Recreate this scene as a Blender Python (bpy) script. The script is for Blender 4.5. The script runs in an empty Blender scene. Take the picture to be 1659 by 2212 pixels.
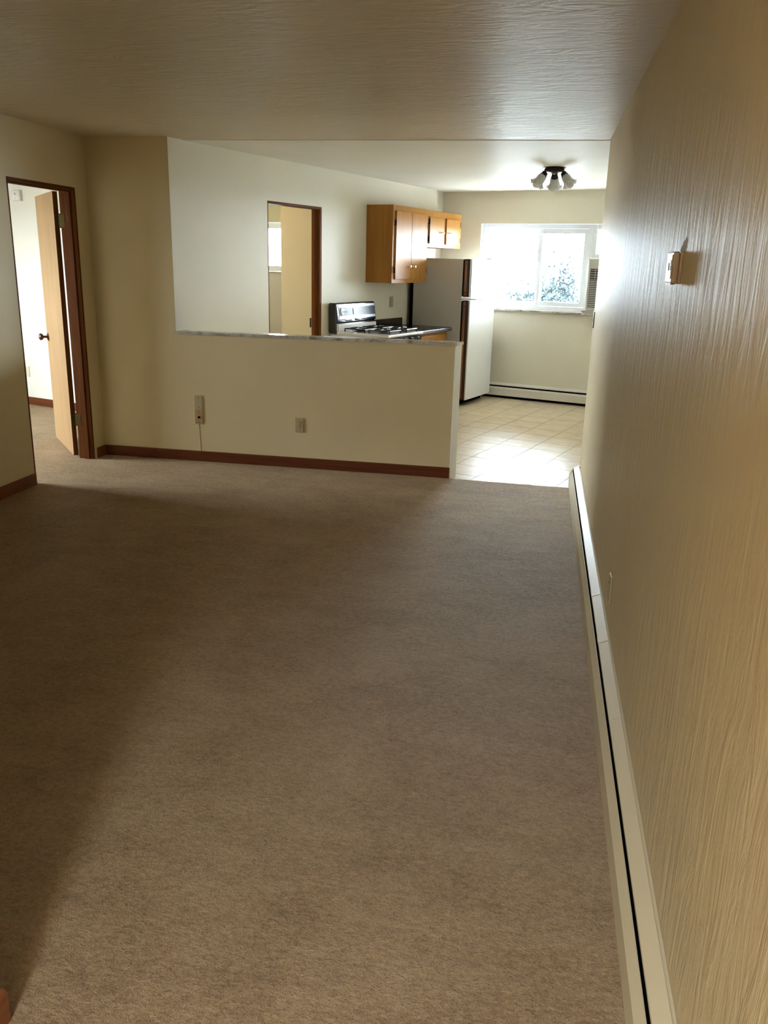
import bpy, bmesh, math, random
from mathutils import Matrix, Vector
random.seed(7)
S = bpy.context.scene
COL = S.collection

# ------------------------------------------------------------------ camera
FPX, YAW, PITCH, ROLL, CH = 1803.07, 0.1758, 0.2913, 0.0260, 1.6008
fw = Vector((-math.sin(YAW)*math.cos(PITCH), math.cos(YAW)*math.cos(PITCH), -math.sin(PITCH)))
rt = Vector((math.cos(YAW), math.sin(YAW), 0)); up = rt.cross(fw)
Rv = rt*math.cos(ROLL) + up*math.sin(ROLL); Uv = up*math.cos(ROLL) - rt*math.sin(ROLL)
cd = bpy.data.cameras.new('camera'); cam = bpy.data.objects.new('camera', cd); COL.objects.link(cam)
cd.sensor_fit = 'VERTICAL'; cd.sensor_height = 36.0; cd.lens = FPX*36.0/2212.0
cd.clip_start = 0.02; cd.clip_end = 400
M = Matrix.Identity(4)
for i in range(3):
    M[i][0] = Rv[i]; M[i][1] = Uv[i]; M[i][2] = -fw[i]
M[2][3] = CH
cam.matrix_world = M
S.camera = cam

# ------------------------------------------------------------------ sky and exposure
SKY = 6.0
w = bpy.data.worlds.new('overcast_sky'); S.world = w; w.use_nodes = True
bg = w.node_tree.nodes['Background']
bg.inputs['Color'].default_value = (0.80, 0.90, 1.0, 1); bg.inputs['Strength'].default_value = SKY
S.view_settings.view_transform = 'Standard'; S.view_settings.look = 'None'
S.view_settings.gamma = 1.0; S.view_settings.use_curve_mapping = False
S.view_settings.exposure = 4.1

# ------------------------------------------------------------------ plan (metres)
H = 2.44
XR, YC = 0.3737, 6.3736          # living room right wall, its far corner
YH = 6.2524                      # half wall plane
XL = -3.4702                     # left wall with the door
XK, XE = -2.8009, -0.6061        # pass-through start, half wall end
A = 0.3211                       # the kitchen wing is turned by this angle
D = 4.887                        # kitchen depth
YB = -2.3                        # wall behind the camera
XN, YN = -1.024, 1.236           # near wall corner on the left
KM = Matrix.Translation((XK, YH, 0)) @ Matrix.Rotation(-A, 4, 'Z')
WM = Matrix.Identity(4)
ca, sa = math.cos(A), math.sin(A)
def K2W(u, v, z=0): return KM @ Vector((u, v, z))
def W2K(x, y): 
    q = KM.inverted() @ Vector((x, y, 0)); return q.x, q.y
UR, VR = W2K(XR, YC)             # kitchen right wall u

# daylight enters by the windows: portals guide the sky light through the openings
def portal(name, frame, c, dirn, sx, sy):
    l = bpy.data.lights.new(name, 'AREA'); l.shape = 'RECTANGLE'; l.size = sx; l.size_y = sy
    l.cycles.is_portal = True
    o = bpy.data.objects.new(name, l); COL.objects.link(o)
    z = -(frame.to_3x3() @ Vector(dirn)).normalized(); y = Vector((0, 0, 1)); x = y.cross(z)
    m = Matrix.Identity(4)
    for i in range(3): m[i][0] = x[i]; m[i][1] = y[i]; m[i][2] = z[i]; 
    p = frame @ Vector(c)
    for i in range(3): m[i][3] = p[i]
    o.matrix_world = m
KW = (0.484, 2.62, 1.085, 2.073)      # kitchen window opening u0 u1 z0 z1
BW = (-3.0, -2.25, 1.43, 2.083)       # bathroom window
NW = (-0.60, 0.10, 0.80, 2.05)        # living room window behind the camera x0 x1 z0 z1
LW = (4.6, 6.1, 0.95, 1.95)            # bedroom window y0 y1 z0 z1
XB = -7.0                             # bedroom outer wall
portal('window_daylight_kitchen', KM, ((KW[0]+KW[1])/2, D+0.21, (KW[2]+KW[3])/2), (0, -1, 0), KW[1]-KW[0], KW[3]-KW[2])
portal('window_daylight_bathroom', KM, ((BW[0]+BW[1])/2, D+0.21, (BW[2]+BW[3])/2), (0, -1, 0), BW[1]-BW[0], BW[3]-BW[2])
portal('window_daylight_living', WM, ((NW[0]+NW[1])/2, YB-0.21, (NW[2]+NW[3])/2), (0, 1, 0), NW[1]-NW[0], NW[3]-NW[2])
portal('window_daylight_bedroom', WM, (XB-0.21, (LW[0]+LW[1])/2, (LW[2]+LW[3])/2), (1, 0, 0), LW[1]-LW[0], LW[3]-LW[2])

# ------------------------------------------------------------------ materials
def mat(name, col, rough=0.5, metal=0.0, spec=0.5, coat=0.0, coat_rough=0.1):
    m = bpy.data.materials.new(name); m.use_nodes = True
    b = m.node_tree.nodes['Principled BSDF']
    b.inputs['Base Color'].default_value = (*col, 1); b.inputs['Roughness'].default_value = rough
    b.inputs['Metallic'].default_value = metal; b.inputs['Specular IOR Level'].default_value = spec
    b.inputs['Coat Weight'].default_value = coat; b.inputs['Coat Roughness'].default_value = coat_rough
    return m
class N:
    """small helper around a material's node tree"""
    def __init__(s, m): s.t = m.node_tree; s.b = s.t.nodes['Principled BSDF']
    def new(s, t, **kw):
        n = s.t.nodes.new(t)
        for k, v in kw.items():
            if k in n.inputs: n.inputs[k].default_value = v
            else: setattr(n, k, v)
        return n
    def link(s, a, b): s.t.links.new(a, b)
    def coords(s, scale=(1, 1, 1), rot=(0, 0, 0), kind='Object'):
        tc = s.new('ShaderNodeTexCoord'); mp = s.new('ShaderNodeMapping')
        mp.inputs['Scale'].default_value = scale; mp.inputs['Rotation'].default_value = rot
        s.link(tc.outputs[kind], mp.inputs['Vector']); return mp.outputs['Vector']
    def noise(s, vec, scale, detail=4, rough=0.55, dist=0.0):
        n = s.new('ShaderNodeTexNoise'); n.inputs['Scale'].default_value = scale
        n.inputs['Detail'].default_value = detail; n.inputs['Roughness'].default_value = rough
        n.inputs['Distortion'].default_value = dist; s.link(vec, n.inputs['Vector']); return n.outputs['Fac']
    def ramp(s, fac, stops):
        r = s.new('ShaderNodeValToRGB'); e = r.color_ramp.elements
        while len(e) < len(stops): e.new(0.5)
        for i, (p, c) in enumerate(stops): e[i].position = p; e[i].color = (*c, 1)
        s.link(fac, r.inputs['Fac']); return r.outputs['Color']
    def mathn(s, op, a, b):
        n = s.new('ShaderNodeMath', operation=op)
        for i, x in enumerate((a, b)):
            if hasattr(x, 'links') or hasattr(x, 'is_linked'): s.link(x, n.inputs[i])
            else: n.inputs[i].default_value = x
        return n.outputs[0]
    def bump(s, h, strength, dist):
        n = s.new('ShaderNodeBump'); n.inputs['Strength'].default_value = strength; n.inputs['Distance'].default_value = dist
        s.link(h, n.inputs['Height']); s.link(n.outputs['Normal'], s.b.inputs['Normal']); return n

WALL = (0.69, 0.575, 0.35)  # cream darkened and yellowed, the living room's shade put into the colour
def wall_mat(name, col, scale, strength, dist, rough=0.5, spec=0.4, rot=(0, 0, 0), swirl=0.0, matte=0.0):
    m = mat(name, col, rough, spec=spec); n = N(m)
    v = n.coords(scale, rot)
    f = n.noise(v, 1.0, 5, 0.6, swirl)
    g = n.noise(n.coords((1.3, 1.3, 1.3)), 1.0, 3)
    c = n.ramp(g, [(0.3, tuple(x*0.97 for x in col)), (0.7, tuple(min(1, x*1.03) for x in col))])
    n.link(c, n.b.inputs['Base Color'])
    n.bump(f, strength, dist)
    if matte:   # satin paint worn partly matte
        df = n.new('ShaderNodeBsdfDiffuse'); mx = n.new('ShaderNodeMixShader'); mx.inputs[0].default_value = matte
        n.link(c, df.inputs['Color']); n.link(n.b.inputs['Normal'].links[0].from_socket, df.inputs['Normal'])
        n.link(n.b.outputs[0], mx.inputs[1]); n.link(df.outputs[0], mx.inputs[2]); n.link(mx.outputs[0], n.t.nodes['Material Output'].inputs['Surface'])
    return m
M_wall = wall_mat('cream_paint_shaded', WALL, (40, 40, 25), 0.25, 0.003, 0.5, 0.2)
M_kwall = wall_mat('cream_paint_lit', (0.80, 0.75, 0.62), (30, 30, 22), 0.2, 0.003, 0.45, 0.15)  # same cream made paler, the kitchen's stronger light put into the colour
M_rwall = wall_mat('brushed_plaster_paint', (0.70, 0.59, 0.39), (20, 15, 3.0), 1.0, 0.0085, 0.50, 0.14, swirl=0.9, matte=0.27)
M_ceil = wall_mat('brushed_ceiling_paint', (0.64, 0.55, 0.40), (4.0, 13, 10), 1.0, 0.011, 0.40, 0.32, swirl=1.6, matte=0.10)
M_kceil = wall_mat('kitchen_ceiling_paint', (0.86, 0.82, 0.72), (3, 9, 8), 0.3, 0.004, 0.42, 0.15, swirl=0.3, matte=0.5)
M_yellow = wall_mat('pale_yellow_paint', (0.80, 0.73, 0.50), (30, 30, 22), 0.2, 0.003, 0.5)
M_bed = wall_mat('bedroom_white_paint', (0.82, 0.79, 0.70), (14, 14, 14), 0.4, 0.004, 0.35, 0.5, swirl=1.0)
M_reveal = mat('white_reveal_paint', (0.85, 0.85, 0.83), 0.45)

def wood(name, c0, c1, rough, axis='z', coat=0.0, scale=1.0):
    m = mat(name, c1, rough, coat=coat, coat_rough=0.06, spec=0.06); n = N(m)
    sc = {'z': (34, 34, 2.2), 'y': (34, 2.2, 34), 'x': (2.2, 34, 34)}[axis]
    v = n.coords(tuple(x*scale for x in sc))
    f = n.noise(v, 1.0, 6, 0.6, 0.8)
    n.link(n.ramp(f, [(0.3, c0), (0.7, c1)]), n.b.inputs['Base Color'])
    n.bump(f, 0.08, 0.001)
    return m
M_door = wood('birch_door_veneer', (0.32, 0.19, 0.088), (0.42, 0.27, 0.138), 0.38, 'z', 0.0, 0.55)
M_jamb = wood('dark_stained_jamb', (0.085, 0.026, 0.006), (0.15, 0.05, 0.012), 0.55, 'z', 0.0)
M_jambk = wood('brown_stained_jamb', (0.15, 0.05, 0.015), (0.24, 0.09, 0.028), 0.5, 'z', 0.0)
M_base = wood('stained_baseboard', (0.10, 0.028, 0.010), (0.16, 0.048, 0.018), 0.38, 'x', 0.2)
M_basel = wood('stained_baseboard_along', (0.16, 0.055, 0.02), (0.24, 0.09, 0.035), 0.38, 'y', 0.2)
M_cab = wood('honey_maple_cabinet', (0.33, 0.145, 0.032), (0.42, 0.20, 0.05), 0.30, 'z', 0.0, 0.5)
M_cab.node_tree.nodes['Principled BSDF'].inputs['Specular IOR Level'].default_value = 0.05

def carpet_mat():
    m = mat('beige_carpet', (0.4, 0.3, 0.2), 0.6, spec=0.18); n = N(m)
    v = n.coords()
    fine = n.noise(v, 240, 4, 0.75)
    tuft = n.noise(v, 110, 4, 0.7)
    clump = n.noise(n.coords((1, 1.5, 1), (0, 0, 0.3)), 48, 4, 0.6, 0.25)
    crush = n.noise(n.coords((4.0, 9.0, 1), (0, 0, 0.2)), 1.0, 5, 0.6, 0.3)
    big = n.noise(v, 1.3, 4, 0.55, 0.8)
    f = n.mathn('MULTIPLY', fine, 0.40)
    for q, k in ((tuft, 0.26), (clump, 0.28), (crush, 0.14), (big, 0.20)): f = n.mathn('ADD', f, n.mathn('MULTIPLY', q, k))  # low pile goes darker too, crease shade put into the colour
    n.link(n.ramp(f, [(0.50, (0.32, 0.185, 0.084)), (0.645, (0.68, 0.45, 0.245)), (0.80, (0.95, 0.70, 0.43))]), n.b.inputs['Base Color'])
    h = n.mathn('MULTIPLY', fine, 0.8)
    for q, k in ((tuft, 1.0), (clump, 1.3), (crush, 1.0)): h = n.mathn('ADD', h, n.mathn('MULTIPLY', q, k))
    n.bump(h, 1.0, 0.024)
    n.b.inputs['Sheen Weight'].default_value = 0.25; n.b.inputs['Sheen Roughness'].default_value = 0.5
    n.b.inputs['Sheen Tint'].default_value = (0.9, 0.8, 0.65, 1)
    return m
M_carpet = carpet_mat()

def tile_mat():
    m = mat('travertine_look_vinyl', (0.62, 0.5, 0.35), 0.2, spec=0.15); n = N(m)
    oi = n.new('ShaderNodeObjectInfo')
    tc = n.new('ShaderNodeTexCoord'); add = n.new('ShaderNodeVectorMath', operation='ADD')
    sc = n.new('ShaderNodeVectorMath', operation='SCALE'); sc.inputs['Scale'].default_value = 17.0
    n.link(oi.outputs['Location'], sc.inputs[0])
    n.link(tc.outputs['Object'], add.inputs[0]); n.link(sc.outputs[0], add.inputs[1])
    mp = n.new('ShaderNodeMapping'); mp.inputs['Scale'].default_value = (5, 9, 1); n.link(add.outputs[0], mp.inputs['Vector'])
    f = n.noise(mp.outputs['Vector'], 1.0, 6, 0.62, 1.0)
    g = n.noise(add.outputs[0], 60, 3)
    h = n.mathn('ADD', n.mathn('MULTIPLY', f, 0.85), n.mathn('MULTIPLY', g, 0.15))
    n.link(n.ramp(h, [(0.3, (0.58, 0.45, 0.29)), (0.55, (0.68, 0.56, 0.40)), (0.75, (0.76, 0.65, 0.49))]), n.b.inputs['Base Color'])
    n.bump(h, 0.12, 0.0015)
    r = n.ramp(f, [(0.3, (0.34,)*3), (0.7, (0.27,)*3)]); n.link(r, n.b.inputs['Roughness'])
    return m
M_tile = tile_mat()
M_grout = mat('brown_grout', (0.24, 0.18, 0.12), 0.7)

def marble_mat():
    m = mat('grey_marble', (0.6, 0.58, 0.54), 0.18); n = N(m)
    f = n.noise(n.coords((7, 16, 7), (0, 0, 0.5)), 1.0, 7, 0.65, 2.2)
    n.link(n.ramp(f, [(0.32, (0.16, 0.145, 0.12)), (0.47, (0.44, 0.41, 0.36)), (0.62, (0.66, 0.63, 0.57))]), n.b.inputs['Base Color'])
    return m
M_marble = marble_mat()
M_vinyl = mat('white_vinyl_frame', (0.80, 0.83, 0.86), 0.3)
M_heater = mat('cream_enamel', (0.74, 0.66, 0.48), 0.36, spec=0.07)
M_kheater = mat('ivory_enamel', (0.80, 0.77, 0.68), 0.3)
M_black = mat('black_parts_and_shade', (0.004, 0.004, 0.004), 1.0, spec=0.0)  # flat black for black parts and for the shade inside heater slots
M_blackg = mat('black_gloss_enamel', (0.008, 0.008, 0.01), 0.12, coat=0.5)
M_glassp = mat('smoked_console_glass', (0.012, 0.013, 0.022), 0.20, spec=0.08)
M_lam = mat('black_laminate', (0.02, 0.016, 0.013), 0.22)
M_steel = mat('brushed_trim', (0.16, 0.17, 0.20), 0.35, 0.9)
M_chrome = mat('polished_chrome', (0.85, 0.85, 0.87), 0.08, 1.0)
M_brass = mat('aged_brass', (0.09, 0.066, 0.022), 0.4, 1.0)
M_dark = mat('dark_bronze', (0.035, 0.027, 0.02), 0.35, 0.8)
M_bronze = mat('bronze_knob', (0.10, 0.035, 0.015), 0.28, 0.6)
M_white = mat('white_plastic', (0.82, 0.82, 0.80), 0.4)
M_enamel = mat('white_range_enamel', (0.80, 0.80, 0.78), 0.18, coat=0.4)
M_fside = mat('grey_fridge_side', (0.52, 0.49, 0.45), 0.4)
M_fdoor = mat('white_fridge_door', (0.80, 0.82, 0.84), 0.3, spec=0.15)
M_fwood = wood('woodgrain_trim', (0.20, 0.09, 0.035), (0.42, 0.23, 0.12), 0.35, 'z', 0.2)
M_fbrown = mat('dark_brown_trim', (0.045, 0.017, 0.010), 0.35)
M_iron = mat('cast_iron_grate', (0.012, 0.012, 0.012), 0.3)
M_tan = mat('tan_wall_plate', (0.46, 0.38, 0.22), 0.45)
M_tan2 = mat('brown_wall_plate', (0.42, 0.28, 0.13), 0.45)
M_ivory = mat('ivory_wall_plate', (0.70, 0.64, 0.48), 0.4)
M_thermo = mat('beige_thermostat', (0.42, 0.32, 0.23), 0.3)
M_paper = mat('torn_paint_patch', (0.50, 0.42, 0.28), 0.8)
M_acb = mat('beige_ac_plastic', (0.62, 0.60, 0.53), 0.45)
M_acd = mat('dark_ac_vent', (0.05, 0.05, 0.045), 0.5)
M_bark = mat('dark_bark', (0.012, 0.014, 0.015), 0.9, spec=0.05)
M_leaf = mat('dark_evergreen_leaf', (0.0155, 0.021, 0.0215), 0.8, spec=0.05)
M_lawn = mat('pale_parking_lot', (0.4, 0.4, 0.39), 0.95)
def lawn():
    n = N(M_lawn); f = n.noise(n.coords(), 0.6, 5)
    n.link(n.ramp(f, [(0.3, (0.20, 0.20, 0.19)), (0.7, (0.28, 0.28, 0.27))]), n.b.inputs['Base Color'])
lawn()
def frosted():
    m = mat('frosted_glass_shade', (0.86, 0.86, 0.83), 0.35); n = N(m)
    tr = n.new('ShaderNodeBsdfTranslucent'); tr.inputs['Color'].default_value = (0.85, 0.85, 0.83, 1)
    mx = n.new('ShaderNodeMixShader'); mx.inputs[0].default_value = 0.5
    out = n.t.nodes['Material Output']; n.link(n.b.outputs[0], mx.inputs[1]); n.link(tr.outputs[0], mx.inputs[2]); n.link(mx.outputs[0], out.inputs['Surface'])
    return m
M_frost = frosted()
def pane_mat():
    m = bpy.data.materials.new('clear_window_glass'); m.use_nodes = True; t = m.node_tree; t.nodes.clear()
    o = t.nodes.new('ShaderNodeOutputMaterial'); tr = t.nodes.new('ShaderNodeBsdfTransparent'); gl = t.nodes.new('ShaderNodeBsdfGlossy')
    tr.inputs['Color'].default_value = (0.95, 0.97, 0.97, 1); gl.inputs['Roughness'].default_value = 0.01
    mx = t.nodes.new('ShaderNodeMixShader'); mx.inputs[0].default_value = 0.06
    t.links.new(tr.outputs[0], mx.inputs[1]); t.links.new(gl.outputs[0], mx.inputs[2]); t.links.new(mx.outputs[0], o.inputs['Surface'])
    return m
M_pane = pane_mat()

# ------------------------------------------------------------------ mesh helpers
def box(bm, x0, x1, y0, y1, z0, z1, bev=0.0, seg=2):
    vs = [bm.verts.new((x, y, z)) for x in (x0, x1) for y in (y0, y1) for z in (z0, z1)]
    fs = [(0, 1, 3, 2), (4, 6, 7, 5), (0, 4, 5, 1), (2, 3, 7, 6), (0, 2, 6, 4), (1, 5, 7, 3)]
    faces = [bm.faces.new([vs[i] for i in f]) for f in fs]
    if bev > 0:
        es = list({e for f in faces for e in f.edges})
        bmesh.ops.bevel(bm, geom=es, offset=bev, segments=seg, profile=0.5, affect='EDGES')
    return bm
def prism(bm, poly, z0, z1):
    """vertical prism on an xy polygon (any winding)"""
    ar = sum(poly[i][0]*poly[(i+1) % len(poly)][1] - poly[(i+1) % len(poly)][0]*poly[i][1] for i in range(len(poly)))
    if ar < 0: poly = poly[::-1]
    b = [bm.verts.new((p[0], p[1], z0)) for p in poly]; t = [bm.verts.new((p[0], p[1], z1)) for p in poly]
    bm.faces.new(b[::-1]); bm.faces.new(t); n = len(poly)
    for i in range(n): bm.faces.new((b[i], b[(i+1) % n], t[(i+1) % n], t[i]))
    return bm
def extrude_profile(bm, prof, axis, a0, a1):
    """closed 2-D profile swept along x or y. prof: (other horizontal coord, z)"""
    mk = (lambda p, a: (a, p[0], p[1])) if axis == 'x' else (lambda p, a: (p[0], a, p[1]))
    r0 = [bm.verts.new(mk(p, a0)) for p in prof]; r1 = [bm.verts.new(mk(p, a1)) for p in prof]; n = len(prof)
    bm.faces.new(r0); bm.faces.new(r1[::-1])
    for i in range(n): bm.faces.new((r0[i], r1[i], r1[(i+1) % n], r0[(i+1) % n]))
    bmesh.ops.recalc_face_normals(bm, faces=bm.faces[:])
    return bm
def tube(bm, pts, rad, n=10, caps=True):
    pts = [Vector(p) for p in pts]; rads = rad if isinstance(rad, (list, tuple)) else [rad]*len(pts)
    rings = []
    for i, p in enumerate(pts):
        d = (pts[min(i+1, len(pts)-1)] - pts[max(i-1, 0)]).normalized()
        a = Vector((0, 0, 1)) if abs(d.z) < 0.9 else Vector((1, 0, 0))
        x = d.cross(a).normalized(); y = d.cross(x)
        rings.append([bm.verts.new(p + (x*math.cos(2*math.pi*k/n) + y*math.sin(2*math.pi*k/n))*rads[i]) for k in range(n)])
    for a, b in zip(rings, rings[1:]):
        for k in range(n): bm.faces.new((a[k], a[(k+1) % n], b[(k+1) % n], b[k]))
    if caps: bm.faces.new(rings[0][::-1]); bm.faces.new(rings[-1])
    return bm
def lathe(bm, prof, mtx=None, n=24, ruffle=None):
    """prof (r, h) turned about z; ruffle(i, ang) scales r"""
    mtx = mtx or Matrix.Identity(4); rings = []
    for i, (r, h) in enumerate(prof):
        ring = []
        for k in range(n):
            a = 2*math.pi*k/n; dr, dh = (ruffle(i, a) if ruffle else (1.0, 0.0))
            ring.append(bm.verts.new(mtx @ Vector((r*dr*math.cos(a), r*dr*math.sin(a), h + dh))))
        rings.append(ring)
    for a, b in zip(rings, rings[1:]):
        for k in range(n): bm.faces.new((a[k], a[(k+1) % n], b[(k+1) % n], b[k]))
    if prof[0][0] > 1e-4: bm.faces.new(rings[0][::-1])
    if prof[-1][0] > 1e-4 and not ruffle: bm.faces.new(rings[-1])
    return bm
def aim(c, d):
    """matrix whose z axis is d, at c"""
    z = Vector(d).normalized(); a = Vector((0, 0, 1)) if abs(z.z) < 0.9 else Vector((1, 0, 0))
    x = a.cross(z).normalized(); y = z.cross(x); m = Matrix.Identity(4)
    for i in range(3): m[i][0] = x[i]; m[i][1] = y[i]; m[i][2] = z[i]; m[i][3] = c[i]
    return m
def BM(): return bmesh.new()
def B(*a, **k): return box(BM(), *a, **k)

ORI = {}
def tag(o, label, cat, group=None):
    o['label'] = label; o['category'] = cat
    if group: o['group'] = group
    return o
def thing(name, label, cat, origin, frame=WM, group=None):
    o = bpy.data.objects.new(name, None); COL.objects.link(o); o.empty_display_size = 0.1
    o.matrix_world = frame @ Matrix.Translation(origin); ORI[o.name] = Vector(origin)
    return tag(o, label, cat, group)
def link_mesh(name, bm, m, smooth):
    me = bpy.data.meshes.new(name); bm.normal_update(); bm.to_mesh(me); bm.free()
    me.materials.append(m)
    if smooth:
        for p in me.polygons: p.use_smooth = True
        try: me.set_sharp_from_angle(angle=math.radians(40))
        except Exception: pass
    o = bpy.data.objects.new(name, me); COL.objects.link(o); return o
def part(name, bm, m, parent, smooth=False, label=None):
    og = ORI[parent.name]
    bmesh.ops.translate(bm, verts=bm.verts[:], vec=-og)
    o = link_mesh(name, bm, m, smooth); o.parent = parent; ORI[o.name] = og
    if label: o['label'] = label
    return o
def solo(name, bm, m, label, cat, origin, frame=WM, group=None, smooth=False):
    og = Vector(origin); bmesh.ops.translate(bm, verts=bm.verts[:], vec=-og)
    o = link_mesh(name, bm, m, smooth); o.matrix_world = frame @ Matrix.Translation(og); ORI[o.name] = og
    return tag(o, label, cat, group)
def struct(name, bm, m, frame=WM, smooth=False, label=None):
    o = link_mesh(name, bm, m, smooth); o.matrix_world = frame; o['kind'] = 'structure'; ORI[o.name] = Vector((0, 0, 0))
    if label: o['label'] = label
    return o

# ------------------------------------------------------------------ the setting
T = 0.12
# right wall (brushed, glossy) and the kitchen wall that runs on behind its corner
kr = [K2W(UR, VR), K2W(UR, D + 0.2), K2W(UR + 0.12, D + 0.2), K2W(UR + 0.12, VR - 0.02)]
struct('wall_right', prism(BM(), [(XR, YB - .2), (XR, YC), (K2W(UR + .12, VR - .02).x, K2W(UR + .12, VR - .02).y), (XR + T, YB - .2)], 0, H), M_rwall, label='brushed glossy cream plaster wall')
struct('wall_kitchen_right', prism(BM(), [(p.x, p.y) for p in kr], 0, H), M_kwall)
# half wall and full-height stub beside the pass-through
ex = XE + 0.10*math.tan(A)
struct('wall_half', prism(BM(), [(XK + .10*math.tan(A), YH + .10), (XK, YH), (XE, YH), (ex, YH + .10)], 0, 1.0207), M_wall, label='low cream half wall between living room and kitchen')
struct('wall_stub', prism(BM(), [(XL - .001, YH), (XK - .0006, YH), (XK - .10, YH + .12), (XL - .12, YH + .12)], 0, H), M_wall)
# left wall with the bedroom doorway
DY0, DY1, DZ = 5.243, 6.085, 2.07
bm = BM(); box(bm, XL - T, XL, YN - T, DY0, 0, H); box(bm, XL - T, XL, DY0, DY1, DZ, H); box(bm, XL - T, XL, DY1, YH + .12, 0, H)
struct('wall_left', bm, M_wall)
# near walls on the left of the camera
struct('wall_near_left', prism(BM(), [(XN, YB - .2), (XN, YN), (XL - T, YN), (XL - T, YN - T), (XN - T, YN - T), (XN - T, YB - .2)], 0, H), M_wall)
# wall behind the camera with the living-room window
bm = BM(); x0, x1, z0, z1 = NW
box(bm, XN - T, x0, YB - .2, YB, 0, H); box(bm, x1, XR + T, YB - .2, YB, 0, H); box(bm, x0, x1, YB - .2, YB, 0, z0); box(bm, x0, x1, YB - .2, YB, z1, H)
struct('wall_back', bm, M_wall)
# kitchen left wall with the bathroom doorway, a small set-back near the corner
KD0, KD1, KDZ = 1.215, 2.085, 2.085
bm = BM()
box(bm, -.10, 0, 0.0015, KD0, 0, H); box(bm, -.10, 0, KD0, KD1, KDZ, H); box(bm, -.10, 0, KD1, 4.63, 0, H); box(bm, -.16, -.045, 4.55, D + .02, 0, H)
struct('wall_kitchen_left', bm, M_kwall, KM)
# far outer wall with both windows
bm = BM(); u0, u1, z0, z1 = KW; a0, a1, b0, b1 = BW
for (p, q) in ((-6.5, a0), (a1, u0), (u1, UR + .12)): box(bm, p, q, D, D + .2, 0, H)
box(bm, u0, u1, D, D + .2, 0, z0); box(bm, u0, u1, D, D + .2, z1, H); box(bm, a0, a1, D, D + .2, 0, b0); box(bm, a0, a1, D, D + .2, b1, H)
struct('wall_far', bm, M_kwall, KM)
# bathroom walls
struct('wall_bathroom_near', B(-.60, -.10, 2.25, 2.35, 0, H), M_yellow, KM, label='pale yellow partition seen through the kitchen doorway')
struct('wall_bathroom_left', B(-3.3, -3.2, 1.16, D, 0, H), M_yellow, KM)
struct('wall_partition', B(-5.6, -.10, 1.06, 1.16, 0, H), M_bed, KM)
struct('wall_bathroom_far', B(-3.2, -.16, D - .012, D - .0005, 0, 1.43), M_bed, KM)  # paler paint on the lower part, added brightness put into the colour
bm = BM(); box(bm, -3.2, BW[0], D - .012, D - .0005, 1.43, H); box(bm, BW[1], -.16, D - .012, D - .0005, 1.43, H); box(bm, BW[0], BW[1], D - .012, D - .0005, BW[3], H)
struct('wall_bathroom_far', bm, M_yellow, KM)
# bedroom outer walls
y0, y1, z0, z1 = LW
bm = BM(); box(bm, XB - .2, XB, 3.0, y0, 0, H); box(bm, XB - .2, XB, y1, 10.2, 0, H); box(bm, XB - .2, XB, y0, y1, 0, z0); box(bm, XB - .2, XB, y0, y1, z1, H)
struct('wall_bedroom_left', bm, M_bed)
struct('wall_bedroom_near', B(XB - .2, XL - T, 2.9, 3.0, 0, H), M_bed)

# ceilings
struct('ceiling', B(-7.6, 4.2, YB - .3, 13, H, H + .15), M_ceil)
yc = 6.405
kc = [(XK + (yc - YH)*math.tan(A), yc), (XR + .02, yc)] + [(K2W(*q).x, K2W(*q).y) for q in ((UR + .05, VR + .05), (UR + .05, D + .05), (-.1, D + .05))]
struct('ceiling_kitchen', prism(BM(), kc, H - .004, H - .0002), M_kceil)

# floors
fl = [(XB - .2, 2.9), (XN - .05, 1.1), (XN - .05, YB - .2), (XR + .05, YB - .2), (XR + .05, 6.20), (XE - .02, 6.235), (XK, YH + .03)]
fl += [(K2W(*q).x, K2W(*q).y) for q in ((-.05, .05), (-.05, 1.10), (-5.0, 1.10))]
fl = [(XB - .2, 1.1)] + fl[1:]
struct('floor', prism(BM(), fl, -.04, .012), M_carpet, label='beige cut-pile carpet')
kfl = [(XK - .3, YH - .1), (XR + .3, YC - .4)] + [(K2W(*q).x, K2W(*q).y) for q in ((UR + .1, D + .1), (-3.3, D + .1), (-3.3, 1.05), (-.05, 1.05))]
FLK = struct('floor_kitchen', prism(BM(), kfl, -.10, -.0012), M_grout)
# vinyl tiles: one object each, cut where they meet carpet and walls
def clip(poly, f):
    out = []
    for i, p in enumerate(poly):
        q = poly[(i+1) % len(poly)]; fp, fq = f(p), f(q)
        if fp >= 0: out.append(p)
        if fp*fq < 0: t = fp/(fp - fq); out.append((p[0] + t*(q[0]-p[0]), p[1] + t*(q[1]-p[1])))
    return out
TU, TV, U0, V0, G = 0.312, 0.3175, 0.98 - 4*0.312, 0.895 - 4*0.3175, 0.0030
full = None
for i in range(12):
    for j in range(18):
        a, b, c, d = U0 + i*TU + G, U0 + (i+1)*TU - G, V0 + j*TV + G, V0 + (j+1)*TV - G
        sq = [(a, c), (b, c), (b, d), (a, d)]
        lim = [lambda p: p[0] - .003, lambda p: UR - .003 - p[0], lambda p: D - .003 - p[1], lambda p: (K2W(*p).y - 6.17)]
        pl = sq
        for f in lim:
            pl = clip(pl, f)
            if len(pl) < 3: break
        if len(pl) < 3: continue
        cx_, cy_ = (a+b)/2, (c+d)/2
        if pl == sq and full is not None:
            o = bpy.data.objects.new('tile', full); COL.objects.link(o)
        else:
            bm = prism(BM(), [(p[0]-cx_, p[1]-cy_) for p in pl], -.006, 0.0)
            o = link_mesh('tile', bm, M_tile, False)
            if pl == sq: full = o.data
        o.parent = FLK; o.location = K2W(cx_, cy_, random.uniform(-.0003, .0003)); o.rotation_euler = (0, 0, -A)

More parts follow.
